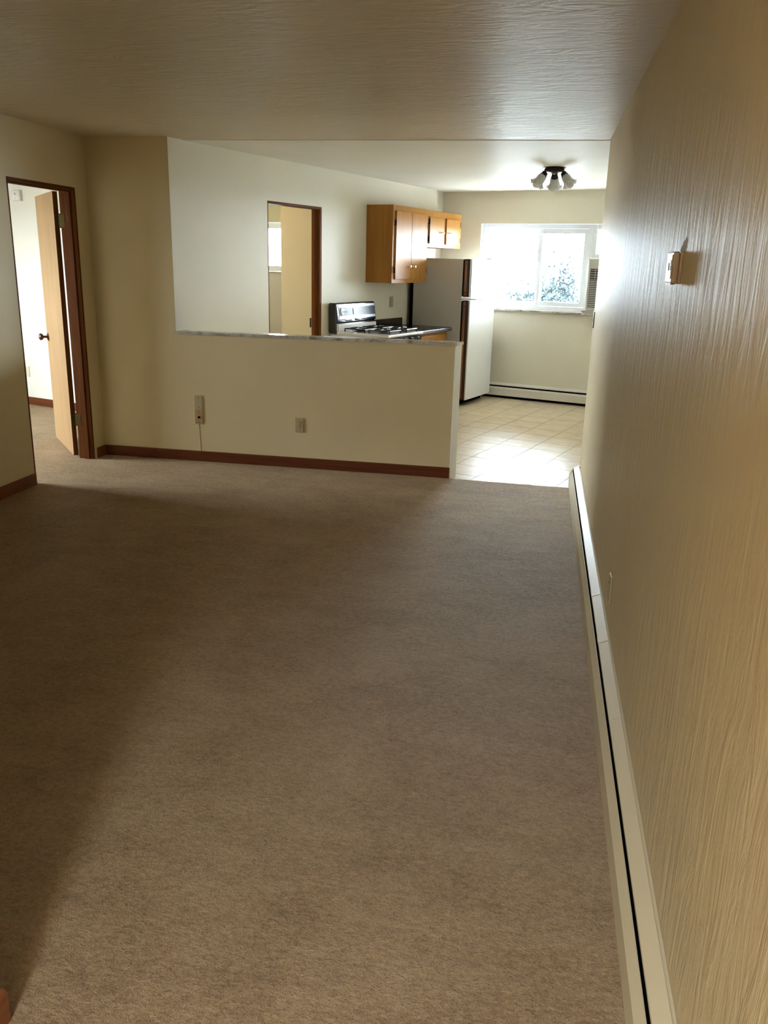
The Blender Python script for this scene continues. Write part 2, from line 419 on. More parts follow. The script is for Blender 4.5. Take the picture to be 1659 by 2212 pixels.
# baseboards
def bprof(s, h=0.088, t=0.013):
    """profile against a wall at coordinate 0; s=+1/-1 is the side it stands out to"""
    return [(0, 0), (s*t, 0), (s*t, h - .008), (s*(t - .005), h), (0, h)]
def board(name, axis, base, s, a0, a1, m, frame=WM):
    return struct(name, extrude_profile(BM(), [(base + p[0], p[1] + .006) for p in bprof(s)], axis, a0, a1), m, frame)
board('baseboard_half_wall', 'x', YH, -1, XL + .013, XE - .001, M_base)
board('baseboard_left_corner', 'y', XL, 1, DY1 + .035, YH - .002, M_basel)
board('baseboard_left', 'y', XL, 1, YN + .014, DY0 - .002, M_basel)
board('baseboard_near_side', 'y', XN, 1, YB, YN + .013, M_basel)
board('baseboard_near_end', 'x', YN, 1, XL, XN - .0005, M_base)
board('baseboard_bedroom', 'x', 1.06, -1, -5.4, -.2, M_base, KM)

# marble cap on the half wall
lo = .012
cap = prism(BM(), [(XK - .02, YH - lo), (XE + .012, YH - lo), (ex + .016, YH + .112), (XK + .034, YH + .112)], 1.0207, 1.0425)
bmesh.ops.bevel(cap, geom=[e for e in cap.edges if all(v.co.z > 1.03 for v in e.verts)], offset=.004, segments=2, affect='EDGES')
struct('trim_marble_cap', cap, M_marble, label='grey marble ledge capping the half wall')
# white corner bead down the end of the half wall
struct('trim_corner_bead', prism(BM(), [(XE - .002, YH - .002), (XE + .004, YH - .003), (ex + .005, YH + .10), (ex - .001, YH + .101)], 0.0, 1.0205), M_reveal)

# ------------------------------------------------------------------ door 1: bedroom door, standing open
DO = struct('door_1', B(XL - T - .004, XL - .003, DY1 - .02, DY1 + .001, 0, DZ), M_jamb, label='dark stained door frame with birch door standing open')
part('jamb', B(XL - T - .004, XL - .003, DY0 - .001, DY0 + .02, 0, DZ), M_jamb, DO)
part('head_jamb', B(XL - T - .004, XL - .003, DY0 + .02, DY1 - .02, DZ - .022, DZ + .001), M_jamb, DO)
part('door_stop', B(XL - .075, XL - .035, DY1 - .032, DY1 - .02, 0, DZ - .022), M_jamb, DO)
part('door_stop', B(XL - .075, XL - .035, DY0 + .02, DY0 + .032, 0, DZ - .022), M_jamb, DO)
part('door_stop', B(XL - .075, XL - .035, DY0 + .032, DY1 - .032, DZ - .034, DZ - .022), M_jamb, DO)
pin = Vector((XL - T - .022, DY1 - .004, 0)); ddir = Vector((-.652, .758, 0)).normalized(); dn = Vector((-ddir.y, ddir.x, 0))  # dn faces the camera side
if dn.y > 0: dn = -dn
def leafpt(s, t, z): return pin + ddir*s + dn*t + Vector((0, 0, z))
def leafbox(s0, s1, t0, t1, z0, z1, bev=0.0):
    bm = BM(); box(bm, s0, s1, t0, t1, z0, z1, bev)
    for v in bm.verts: v.co = leafpt(v.co.x, v.co.y, v.co.z)
    bmesh.ops.recalc_face_normals(bm, faces=bm.faces[:]); return bm
def uvlocal_wood(): pass
LEAF = part('door_leaf', leafbox(.006, .812, .003, .038, .032, DZ - .028, .0015), M_door, DO, label='birch veneer door leaf swung into the bedroom')
part('hinge_edge', leafbox(.003, .006, .003, .0375, .033, DZ - .029), M_jamb, LEAF, label='dark edge of the door')
def knobset(s, sgn):
    bm = BM(); t0 = .038 if sgn > 0 else .003
    c = leafpt(s, t0, .915); d = dn*sgn
    lathe(bm, [(.0, 0), (.032, 0), (.032, .004), (.026, .008), (.011, .012), (.010, .034), (.016, .040), (.026, .048), (.029, .058), (.027, .068), (.018, .074), (.0, .075)], aim(c, d), 24)
    return bm
part('door_knob', knobset(.752, 1), M_bronze, LEAF, True, 'bronze door knob'); part('door_knob', knobset(.752, -1), M_bronze, LEAF, True)
for zc in (1.835, .325, 1.10):
    if zc == 1.10: continue
    bm = BM(); tube(bm, [pin + Vector((0, 0, zc - .05)), pin + Vector((0, 0, zc + .05))], .0075, 12)
    for k in (-.05, -.03, -.01, .01, .03, .05): tube(bm, [pin + Vector((0, 0, zc + k - .0012)), pin + Vector((0, 0, zc + k + .0012))], .0085, 12)
    hg = part('hinge', bm, M_dark, DO, True, 'aged brass hinge')
    hb = BM(); box(hb, pin.x + .004, pin.x + .052, DY1 - .0225, DY1 - .0195, zc - .045, zc + .045)
    part('hinge_leaf', hb, M_brass, hg)
    hb = leafbox(.0005, .0032, .006, .035, zc - .045, zc + .045); part('hinge_leaf', hb, M_brass, hg)
    for k in (-.03, 0, .03):
        hb = BM(); lathe(hb, [(.0, .0), (.0035, 0), (.0035, .001), (0, .0012)], aim((pin.x + (.036 if k else .044), DY1 - .0225, zc + k), (0, -1, 0)), 8); part('screw', hb, M_dark, hg)

# door 2: bathroom doorway frame in the kitchen
DK = struct('door_2', B(-.104, -.004, KD1 - .02, KD1 + .001, 0, KDZ), M_jambk, KM, label='brown stained door frame of the kitchen doorway')
part('jamb', B(-.104, -.004, KD0 - .001, KD0 + .02, 0, KDZ), M_jambk, DK)
part('head_jamb', B(-.104, -.004, KD0 + .02, KD1 - .02, KDZ - .022, KDZ + .001), M_jamb, DK)
part('door_stop', B(-.062, -.030, KD1 - .032, KD1 - .02, 0, KDZ - .022), M_jamb, DK)
part('door_stop', B(-.062, -.030, KD0 + .02, KD0 + .032, 0, KDZ - .022), M_jamb, DK)
hb = BM(); tube(hb, [(-.110, KD1 - .03, .955), (-.110, KD1 - .03, 1.045)], .008, 12); part('hinge', hb, M_dark, DK, True)

# ------------------------------------------------------------------ kitchen window
FR = D + .075       # inner face of the vinyl frame
u0, u1, z0, z1 = KW
WN = struct('window_1', BM(), M_vinyl, KM, label='white sliding kitchen window with marble sill')
def frame_rect(a0, a1, b0, b1, wd, v0, v1, bev=.003):
    bm = BM(); box(bm, a0, a0 + wd, v0, v1, b0, b1, bev); box(bm, a1 - wd, a1, v0, v1, b0, b1, bev)
    box(bm, a0 + wd, a1 - wd, v0, v1, b0, b0 + wd, bev); box(bm, a0 + wd, a1 - wd, v0, v1, b1 - wd, b1, bev); return bm
US = 1.845          # mullion between slider and the air-conditioner bay
part('window_frame', frame_rect(u0 + .003, US, z0 + .002, z1 - .003, .05, FR, FR + .09), M_vinyl, WN)
s1 = part('sash', frame_rect(u0 + .054, 1.250, z0 + .053, z1 - .054, .042, FR + .050, FR + .080), M_vinyl, WN)
part('pane', B(u0 + .09, 1.21, FR + .062, FR + .066, z0 + .09, z1 - .09), M_pane, s1)
s2 = part('sash', frame_rect(1.190, US - .051, z0 + .053, z1 - .054, .052, FR + .014, FR + .044), M_vinyl, WN)
part('pane', B(1.23, US - .09, FR + .027, FR + .031, z0 + .09, z1 - .09), M_pane, s2)
part('latch', B(1.200, 1.220, FR + .004, FR + .014, 1.60, 1.66, .003), M_vinyl, s2)
AZ = 1.700
part('bay_frame', frame_rect(US + .002, u1 - .003, AZ, z1 - .003, .045, FR, FR + .09), M_vinyl, WN)
part('pane', B(US + .04, u1 - .04, FR + .04, FR + .044, AZ + .04, z1 - .04), M_pane, WN)
part('bay_bead', frame_rect(US + .047, u1 - .048, AZ + .045, z1 - .048, .008, FR + .02, FR + .06, .001), M_white, WN)
part('window_sill', B(u0 - .03, u1 + .03, D - .045, FR, z0 - .022, z0 + .001, .003), M_marble, WN, label='grey marble window sill')
for nm, a in (('reveal', (u0 - .0005, u0 + .002, D + .001, FR, z0, z1)), ('reveal', (u1 - .002, u1 + .0005, D + .001, FR, z0, z1)), ('reveal', (u0, u1, D + .001, FR, z1 - .002, z1 + .0005))):
    part(nm, B(*a), M_reveal, WN)

# bathroom window
a0, a1, b0, b1 = BW
WB_ = struct('window_2', BM(), M_vinyl, KM, label='small white bathroom window with marble sill')
part('window_frame', frame_rect(a0 + .003, a1 - .003, b0 + .002, b1 - .003, .075, D + .05, D + .12), M_vinyl, WB_)
part('pane', B(a0 + .07, a1 - .07, D + .08, D + .084, b0 + .07, b1 - .07), M_pane, WB_)
part('window_sill', B(a0 - .02, a1 + .02, D - .04, D + .05, b0 - .02, b0 + .001, .003), M_marble, WB_)
# living-room window behind the camera
a0, a1, b0, b1 = NW
WL_ = struct('window_3', BM(), M_vinyl, WM, label='living room window')
part('window_frame', frame_rect(a0 + .003, a1 - .003, b0 + .002, b1 - .003, .05, YB - .15, YB - .08), M_vinyl, WL_)
part('pane', B(a0 + .04, a1 - .04, YB - .12, YB - .116, b0 + .04, b1 - .04), M_pane, WL_)
part('window_sill', B(a0 - .02, a1 + .02, YB - .08, YB + .04, b0 - .02, b0 + .001, .003), M_marble, WL_)
# bedroom window
y0, y1, z0b, z1b = LW
WD_ = struct('window_4', BM(), M_vinyl, WM, label='bedroom window')
bm = frame_rect(y0 + .003, y1 - .003, z0b + .002, z1b - .003, .05, XB - .15, XB - .08)
for v in bm.verts: v.co = Vector((v.co.y, v.co.x, v.co.z))
bmesh.ops.reverse_faces(bm, faces=bm.faces[:])
part('window_frame', bm, M_vinyl, WD_)
part('pane', B(XB - .12, XB - .116, y0 + .04, y1 - .04, z0b + .04, z1b - .04), M_pane, WD_)

# ------------------------------------------------------------------ air conditioner in the window bay
z0 = KW[2]
AC = thing('air_conditioner', 'beige window air conditioner sitting on the marble sill', 'air conditioner', (2.15, D, z0), KM)
f = D - .035
part('body', B(US + .012, u1 - .012, f + .02, D + .40, z0 + .012, AZ - .003, .004), M_acb, AC)
bz = frame_rect(US + .010, u1 - .010, z0 + .030, AZ - .002, .022, f, f + .03, .004); part('front_frame', bz, M_acb, AC)
part('top_panel', B(US + .03, u1 - .03, f + .004, f + .022, AZ - .115, AZ - .022, .003), M_acb, AC)
part('badge', B(US + .115, US + .165, f + .001, f + .004, AZ - .068, AZ - .060), M_acd, AC)
vt = part('air_vent', B(US + .034, u1 - .034, f + .014, f + .022, AZ - .235, AZ - .118), M_acd, AC)
for k in range(4):
    zz = AZ - .215 + k*.026; part('louver', B(US + .04, u1 - .04, f + .003, f + .014, zz, zz + .006), M_acb, vt)
for k in range(4): part('louver', B(US + .09 + k*.09, US + .094 + k*.09, f + .006, f + .014, AZ - .228, AZ - .122), M_acb, vt)
part('vent_tab', B(US + .128, US + .140, f - .002, f + .006, AZ - .168, AZ - .154, .002), M_white, vt)
gr = part('intake_grille', B(US + .032, u1 - .032, f + .016, f + .022, z0 + .055, AZ - .240), M_acd, AC)
nsl = 16; gz0, gz1 = z0 + .056, AZ - .240
for k in range(nsl):
    zz = gz0 + (gz1 - gz0)*k/nsl; part('slat', B(US + .03, u1 - .03, f + .003, f + .016, zz, zz + (gz1 - gz0)/nsl*.48), M_acb, gr)
part('drip_tray', B(US - .03, u1 - .02, f + .012, D + .07, z0 + .0015, z0 + .028, .003), M_fside, AC)

# ------------------------------------------------------------------ baseboard heaters
HT = thing('baseboard_heater', 'long cream enamel baseboard heater along the brushed right wall', 'heater', (XR - .04, 3, .0))
ye = 6.26
P0 = (XR - .0750, .004)
part('back_plate', B(XR - .011, XR - .0005, YB + .1, ye, .012, .160), M_heater, HT)
part('fin_core_shade', B(XR - .0525, XR - .011, YB + .1, ye - .002, .02, .1435), M_black, HT)  # solid black core, the slot's shade put into its colour
fj = [YB + .1, 2.95, 3.62, ye]
for k in range(3):
    a, b = fj[k] + .0012, fj[k+1] - .0012
    pr = [(XR - .0745, .010), (XR - .0745, .100), (XR - .0565, .1285), (XR - .0535, .1285), (XR - .0715, .099), (XR - .0715, .010)]
    part('front_panel', extrude_profile(BM(), pr, 'y', a, b), M_heater, HT)
cj = [YB + .1, 2.58, 3.19, 3.69, ye]
cov = [(XR - .0490, .1445), (XR - .0480, .1505), (XR - .0110, .1655), (XR - .0110, .1625), (XR - .0470, .1480)]
for k in range(4):
    part('top_cover', extrude_profile(BM(), cov, 'y', cj[k] + .001, cj[k+1] - .001), M_heater, HT)
for yj in cj[2:4]:
    part('joint_strap', extrude_profile(BM(), [(p[0] - .0012 if i < 2 else p[0], p[1] + .0014) for i, p in enumerate(cov)], 'y', yj - .004, yj + .055), M_heater, HT)
endp = [(XR - .076, .008), (XR - .076, .101), (XR - .050, .1525), (XR - .009, .168), (XR - .001, .168), (XR - .001, .008)]
part('end_cap', extrude_profile(BM(), endp, 'y', ye - .001, ye + .022), M_heater, HT)

HF = thing('baseboard_heater', 'short ivory baseboard heater below the kitchen window', 'heater', (1.5, D - .04, 0), KM)
hx0, hx1 = .05, UR - .01
part('back_plate', B(hx0, hx1, D - .012, D - .0005, .02, .185), M_kheater, HF)
part('fin_core_shade', B(hx0, hx1, D - .060, D - .012, .004, .150), M_black, HF)  # black box, shade of the slot and floor gap put into its colour
part('front_panel', extrude_profile(BM(), [(D - .072, .032), (D - .072, .118), (D - .062, .138), (D - .059, .137), (D - .069, .117), (D - .069, .032)], 'x', hx0, hx1), M_kheater, HF)
part('top_cover', extrude_profile(BM(), [(D - .060, .158), (D - .058, .166), (D - .012, .186), (D - .012, .182), (D - .056, .162)], 'x', hx0, hx1), M_kheater, HF)

# ------------------------------------------------------------------ wall cabinets
def cab_knob(parent, u, v, z):
    bm = BM(); lathe(bm, [(0, 0), (.010, 0), (.010, .003), (.005, .006), (.005, .018), (.013, .023), (.015, .029), (.012, .034), (0, .036)], aim((u, v, z), (1, 0, 0)), 20)
    return part('knob', bm, M_chrome, parent, True, 'chrome knob')
def cab_hinge(parent, u, v, z):
    bm = BM(); box(bm, u - .002, u + .022, v - .006, v + .003, z - .03, z + .03, .002); return part('hinge', bm, M_dark, parent)
def wall_cabinet(label, v0, v1, z0, z1, doors, knobs, hinges):
    c = thing('wall_cabinet', label, 'cabinet', (.001, (v0+v1)/2, z0), KM, 'honey maple wall cabinets')
    uf = .318
    part('body', B(.001, uf - .018, v0, v1, z0, z1), M_cab, c)
    part('face_frame', frame_rect_k(v0, v1, z0, z1, uf - .018, uf, doors), M_cab, c)
    for (a, b, k, h) in zip([d[0] for d in doors], [d[1] for d in doors], knobs, hinges):
        d = part('door', B(uf, uf + .018, a, b, doors[0][2], doors[0][3], .0015), M_cab, c)
        cab_knob(d, uf + .018, k[0], k[1])
        for hz in h[1]: cab_hinge(d, uf, h[0], hz)
    return c
def frame_rect_k(v0, v1, z0, z1, ua, ub, doors):
    bm = BM(); box(bm, ua, ub, v0, v1, z0, z1, .001); return bm
wall_cabinet('tall honey maple wall cabinet with two doors beside the refrigerator', 2.940, 3.724, 1.386, 2.164,
             [(2.985, 3.335, 1.425, 2.108), (3.341, 3.715, 1.425, 2.108)], [(3.285, 1.555), (3.392, 1.555)], [(2.982, (1.52, 1.99)), (3.718, (1.52, 1.99))])
wall_cabinet('short honey maple wall cabinet above the refrigerator', 3.7245, 4.660, 1.768, 2.160,
             [(3.775, 4.155, 1.808, 2.092), (4.215, 4.600, 1.808, 2.092)], [(4.085, 1.935), (4.300, 1.935)], [(3.772, (1.86, 2.04)), (4.603, (1.86, 2.04))])

# ------------------------------------------------------------------ gas range
rv0, rv1 = 2.205, 2.965
RG = thing('gas_range', 'white gas range with black back console and iron grates', 'stove', (.35, (rv0+rv1)/2, 0), KM)
part('body', B(.03, .645, rv0, rv1, .06, .888, .004), M_enamel, RG)
part('toe_kick', B(.05, .60, rv0 + .02, rv1 - .02, 0.001, .06), M_black, RG)
ct = B(.10, .700, rv0 - .002, rv1 + .002, .888, .915, .008); part('cooktop', ct, M_enamel, RG)
part('cooktop_rim', B(.10, .130, rv0, rv1, .915, .985, .006), M_enamel, RG)
con = [(.012, .90), (.012, 1.178), (.022, 1.193), (.085, 1.193), (.100, 1.180), (.122, 1.035), (.118, 1.010), (.098, .996), (.098, .90)]
part('console', extrude_profile(BM(), con, 'y', rv0 - .003, rv1 + .003), M_blackg, RG)
def slant(z): return .1005 + (1.178 - z)*(.0215/.145)
def slant_panel(v0, v1, za, zb, th):
    bm = BM(); pr = [(slant(za), za), (slant(za) + th, za), (slant(zb) + th, zb), (slant(zb), zb)]; return extrude_profile(bm, pr, 'y', v0, v1)
cp = part('control_panel', slant_panel(rv0 + .030, rv1 - .020, 1.066, 1.150, .003), M_glassp, RG)
part('console_trim', slant_panel(rv0 + .020, rv1 - .012, 1.152, 1.172, .004), M_steel, RG)
part('console_trim', slant_panel(rv0 + .020, rv1 - .012, 1.040, 1.064, .004), M_steel, RG)
bm = BM(); lathe(bm, [(0, 0), (.036, 0), (.036, .006), (.030, .008), (0, .008)], aim((slant(1.108) + .003, rv0 + .085, 1.108), (1, 0, .15)), 28); dl = part('console_disc', bm, M_white, cp, True)  # white raised disc at the left of the panel
bm = BM(); tube(bm, [(slant(1.108) + .011, rv0 + .085, 1.108), (slant(1.108) + .011, rv0 + .16, 1.106)], .0035, 8); part('disc_bar', bm, M_steel, dl)
part('console_block', slant_panel(rv0 + .30, rv0 + .39, 1.075, 1.135, .008), M_steel, cp)  # grey block with a white face in mid panel
part('block_face', slant_panel(rv0 + .318, rv0 + .372, 1.088, 1.124, .0095), M_white, cp)
for gv in (rv0 + .20, rv1 - .20):
    for gu in (.265, .545):
        bm = BM(); r = .115
        for a in (-r, r): tube(bm, [(gu - r, gv + a, .945), (gu + r, gv + a, .945)], .0065, 8); tube(bm, [(gu + a, gv - r, .945), (gu + a, gv + r, .945)], .0065, 8)
        for a, b in ((1, 0), (-1, 0), (0, 1), (0, -1)): tube(bm, [(gu + a*r, gv + b*r, .945), (gu + a*.03, gv + b*.03, .953)], .0065, 8)
        for a in (-r, r):
            for b in (-r, r): tube(bm, [(gu + a, gv + b, .9155), (gu + a, gv + b, .947)], .007, 8)
        part('grate', bm, M_iron, RG, True, 'black iron burner grate')
        bm = BM(); lathe(bm, [(0, .9152), (.075, .9152), (.070, .919), (.042, .922), (.042, .932), (.036, .936), (0, .937)], Matrix.Translation((gu, gv, 0)), 24); part('burner', bm, M_iron, RG, True)
kp = part('knob_panel', extrude_profile(BM(), [(.645, .80), (.672, .80), (.690, .884), (.645, .884)], 'y', rv0 + .003, rv1 - .003), M_blackg, RG)
for k in range(5):
    kv = rv0 + .10 + k*.14
    bm = BM(); lathe(bm, [(0, 0), (.022, 0), (.022, .012), (.018, .022), (0, .023)], aim((.681, kv, .842), (1, 0, -.2)), 18); kk = part('knob', bm, M_blackg, kp, True)
    bm = BM(); lathe(bm, [(.0225, 0), (.026, 0), (.026, .004), (.0225, .004)], aim((.681, kv, .842), (1, 0, -.2)), 18); part('knob_ring', bm, M_chrome, kk, True)
od = part('oven_door', B(.645, .685, rv0 + .004, rv1 - .004, .24, .79, .006), M_enamel, RG)
part('oven_window', B(.685, .688, rv0 + .14, rv1 - .14, .38, .64), M_glassp, od)
bm = BM(); tube(bm, [(.685, rv0 + .08, .745), (.715, rv0 + .08, .745), (.715, rv1 - .08, .745), (.685, rv1 - .08, .745)], .010, 10); part('handle', bm, M_chrome, od, True)
dw = part('drawer', B(.645, .683, rv0 + .004, rv1 - .004, .07, .23, .006), M_enamel, RG)

# ------------------------------------------------------------------ counter and base cabinet between range and refrigerator
cv0, cv1 = 2.972, 3.795
BC = thing('base_cabinet', 'honey maple base cabinet under the black counter', 'cabinet', (.3, (cv0+cv1)/2, 0), KM)
part('body', B(.001, .585, cv0, cv1, .10, .868), M_cab, BC)
part('toe_kick', B(.02, .52, cv0 + .01, cv1 - .01, .001, .10), M_black, BC)
dr = part('drawer', B(.585, .603, cv0 + .03, cv1 - .03, .715, .835, .002), M_cab, BC); cab_knob(dr, .603, (cv0+cv1)/2, .775)
for a, b, kv in ((cv0 + .03, (cv0+cv1)/2 - .003, (cv0+cv1)/2 - .05), ((cv0+cv1)/2 + .003, cv1 - .03, (cv0+cv1)/2 + .05)):
    d = part('door', B(.585, .603, a, b, .13, .69, .002), M_cab, BC); cab_knob(d, .603, kv, .63)
CT = thing('countertop', 'black laminate countertop with low backsplash beside the range', 'countertop', (.3, (cv0+cv1)/2, .868), KM)
part('worktop', B(.001, .640, cv0, cv1 + .02, .869, .908, .010, 3), M_lam, CT)
bk = extrude_profile(BM(), [(.001, .909), (.001, .985), (.016, .985), (.022, .979), (.022, .909)], 'y', cv0 + .01, cv1 - .02); part('backsplash', bk, M_lam, CT)
part('front_edge', B(.639, .645, cv0 + .001, cv1 + .015, .874, .902, .002), M_steel, CT)

# ------------------------------------------------------------------ refrigerator
fv0, fv1 = 3.905, 4.675
RF = thing('refrigerator', 'white top-freezer refrigerator with brown woodgrain door edges', 'refrigerator', (.4, (fv0+fv1)/2, 0), KM)
part('body', B(.085, .700, fv0, fv1, .065, 1.652, .005), M_fside, RF)
part('back_panel', B(.040, .085, fv0 + .004, fv1 - .004, .05, 1.640), M_black, RF)
part('kick_grille', B(.10, .690, fv0 + .012, fv1 - .012, .003, .065), M_black, RF)
part('top_hinge_cover', B(.68, .78, fv1 - .10, fv1 - .03, 1.652, 1.668, .003), M_fside, RF)
for nm, za, zb in (('freezer_door', 1.238, 1.656), ('fridge_door', .072, 1.208)):
    d = part(nm, B(.735, .802, fv0 + .018, fv1, za, zb, .010, 3), M_fdoor, RF)
    part('gasket', B(.700, .735, fv0 + .006, fv1 - .01, za + .01, zb - .01), M_black, d)
    part('edge_trim', B(.716, .790, fv0 - .002, fv0 + .0179, za + .004, zb - .004, .004), M_fbrown, d, label='dark brown door edge')
    part('woodgrain_insert', B(.729, .756, fv0 - .0045, fv0 - .0015, za + .02, zb - .02), M_fwood, d, label='woodgrain strip')
    zs = za + .05 if nm == 'freezer_door' else zb - .07
    bm = BM(); lathe(bm, [(0, 0), (.008, 0), (.007, .003), (0, .004)], aim((.742, fv0 - .0045, zs), (0, -1, 0)), 12); part('screw', bm, M_dark, d)
    zs = zb - .3 if nm == 'freezer_door' else zb - .16
    part('edge_clip', B(.732, .752, fv0 - .0065, fv0 - .0040, zs, zs + .06), M_steel, d)
bm = BM(); tube(bm, [(.700, fv0 - .010, 1.222), (.812, fv0 - .004, 1.223), (.835, fv0 + .06, 1.223), (.835, fv1 - .25, 1.223), (.804, fv1 - .20, 1.223)], .012, 10)
part('handle_rail', bm, M_chrome, RF, True, 'silver rail between the doors')

# ------------------------------------------------------------------ ceiling light with three tulip shades
LU, LV = 2.094, 2.63; zc = H - .004
CL = thing('ceiling_light', 'bronze ceiling light with three frosted tulip glass shades', 'ceiling light', (LU, LV, zc), KM)
bm = BM(); lathe(bm, [(0, 0), (.098, 0), (.100, -.006), (.088, -.012), (.088, -.038), (.070, -.046), (0, -.048)][::-1], Matrix.Translation((LU, LV, zc)), 32); part('canopy', bm, M_dark, CL, True)
bm = BM(); lathe(bm, [(0, -.060), (.010, -.058), (.012, -.050), (.010, -.046)], Matrix.Translation((LU, LV, zc)), 16); part('finial', bm, M_chrome, CL, True)
for ang in (math.radians(228), math.radians(-12), math.radians(105)):
    hx, hy = math.cos(ang), math.sin(ang)
    hz = Vector((hx, hy, 0)); dwn = (hz*.62 + Vector((0, 0, -.78))).normalized()
    base = Vector((LU, LV, zc - .034)) + hz*.060
    sock = base + hz*.028 + Vector((0, 0, -.012))
    bm = BM(); tube(bm, [base, base + hz*.02, sock + dwn*.004], .009, 10); ar = part('arm', bm, M_dark, CL, True)
    bm = BM(); lathe(bm, [(0, 0), (.022, 0), (.026, .006), (.026, .026), (.031, .028), (.031, .036), (0, .037)], aim(sock, dwn), 24); part('socket_cup', bm, M_dark, ar, True)
    rf = lambda i, a: (1 + (.13 if i >= 8 else .05 if i == 7 else 0)*math.cos(6*a), (-.010 if i >= 8 else -.004 if i == 7 else 0)*math.cos(6*a))
    bm = BM(); lathe(bm, [(.024, .030), (.030, .040), (.034, .055), (.036, .072), (.037, .088), (.039, .100), (.044, .112), (.053, .122), (.064, .128), (.062, .1295), (.051, .124), (.042, .114), (.037, .102), (.035, .088), (.034, .072), (.032, .055), (.028, .042)], aim(sock, dwn), 36, rf)
    part('shade', bm, M_frost, ar, True, 'frosted tulip glass shade')
    bm = BM(); lathe(bm, [(.012, .036), (.013, .070), (.020, .092), (.030, .112), (.034, .128), (.031, .144), (.020, .157), (.0, .161)], aim(sock, dwn), 24); part('bulb', bm, M_white, ar, True, 'white globe bulb')

# ------------------------------------------------------------------ plates on walls
def plate_xz(name, label, cat, x0, x1, z0, z1, y, m):
    t = thing(name, label, cat, ((x0+x1)/2, y, (z0+z1)/2)); part('cover', B(x0, x1, y - .006, y - .0003, z0, z1, .002), m, t); return t
def screw(t, c, d, r=.0035, m=None):
    bm = BM(); lathe(bm, [(0, 0), (r, 0), (r*.8, .0012), (0, .0014)], aim(c, d), 10); part('screw', bm, m or M_dark, t)
yp = YH
t = plate_xz('blank_wall_plate', 'plain tan blank wall plate, upper of the two on the half wall', 'wall plate', -2.668, -2.600, .432, .546, yp, M_tan)
screw(t, (-2.634, yp - .006, .527), (0, -1, 0)); screw(t, (-2.634, yp - .006, .451), (0, -1, 0))
t = plate_xz('coax_wall_plate', 'brownish coax wall plate with round jack, lower of the two on the half wall', 'wall plate', -2.668, -2.600, .314, .4295, yp, M_tan2)
screw(t, (-2.634, yp - .006, .412), (0, -1, 0)); screw(t, (-2.634, yp - .006, .332), (0, -1, 0))
bm = BM(); lathe(bm, [(.0, 0), (.010, 0), (.010, .002), (.006, .003), (.0055, .010), (0, .0101)], aim((-2.634, yp - .006, .370), (0, -1, 0)), 16); part('jack', bm, M_black, t, True)
bm = BM(); tube(bm, [(-2.640, yp - .0015, .316), (-2.636, yp - .0015, .25), (-2.632, yp - .0015, .16), (-2.631, yp - .0015, .096)], .0016, 6)
solo('cable', bm, M_wall, 'thin painted cable running down the half wall below the coax plate', 'cable', (-2.635, yp, .096))
def outlet(t, c, d_axis, faces_m):
    """two receptacles on a plate; c = centre, horizontal axis d_axis, outward normal computed"""
def receptacles_xz(t, xc, y, zc, m):
    for dz in (.020, -.020):
        bm = BM(); lathe(bm, [(0, 0), (.017, 0), (.0165, .002), (0, .0022)], aim((xc, y - .006, zc + dz), (0, -1, 0)), 20); r = part('receptacle', bm, m, t)
        for sx, w_ in ((-.0065, .0022), (.0065, .0022)): part('slot', B(xc + sx - w_/2, xc + sx + w_/2, y - .0088, y - .0080, zc + dz + .001, zc + dz + .009), M_black, r)
        bm = BM(); lathe(bm, [(0, 0), (.0028, 0), (.0028, .0008), (0, .0009)], aim((xc, y - .008, zc + dz - .006), (0, -1, 0)), 10); part('slot', bm, M_black, r)
t = plate_xz('outlet', 'tan electrical outlet in the middle of the half wall', 'outlet', -1.837, -1.768, .299, .413, yp, M_tan); receptacles_xz(t, -1.8025, yp, .356, M_tan); screw(t, (-1.8025, yp - .006, .356), (0, -1, 0))
# right wall outlet, seen nearly edge-on
t = thing('outlet', 'tan outlet plate low on the brushed right wall above the heater', 'outlet', (XR, 3.41, .31))
part('cover', B(XR - .0065, XR - .0003, 3.365, 3.435, .252, .366, .002), M_tan, t)
for dz in (.02, -.02):
    bm = BM(); lathe(bm, [(0, 0), (.017, 0), (.0165, .002), (0, .0022)], aim((XR - .0065, 3.40, .309 + dz), (-1, 0, 0)), 20); r = part('receptacle', bm, M_tan, t)
    for s_ in (-.0065, .0065): part('slot', B(XR - .0092, XR - .0086, 3.40 + s_ - .001, 3.40 + s_ + .001, .309 + dz + .001, .309 + dz + .009), M_black, r)
# light switch at the far corner
t = thing('light_switch', 'light switch at the far corner of the right wall', 'light switch', (XR, 6.30, 1.24))
part('cover', B(XR - .007, XR - .0003, 6.265, 6.335, 1.183, 1.297, .002), M_dark, t)
bm = BM(); tube(bm, [(XR - .007, 6.30, 1.235), (XR - .030, 6.30, 1.246)], [.006, .004], 8); part('toggle', bm, M_white, t)
# kitchen outlet above the counter
t = thing('outlet', 'tan outlet plate on the kitchen wall below the tall cabinet', 'outlet', (0, 3.53, 1.17), KM)
part('cover', B(.0003, .0065, 3.490, 3.570, 1.108, 1.226, .002), M_tan, t)
for dz in (.02, -.02):
    bm = BM(); lathe(bm, [(0, 0), (.017, 0), (.0165, .002), (0, .0022)], aim((.0065, 3.53, 1.167 + dz), (1, 0, 0)), 20); part('receptacle', bm, M_tan, t)

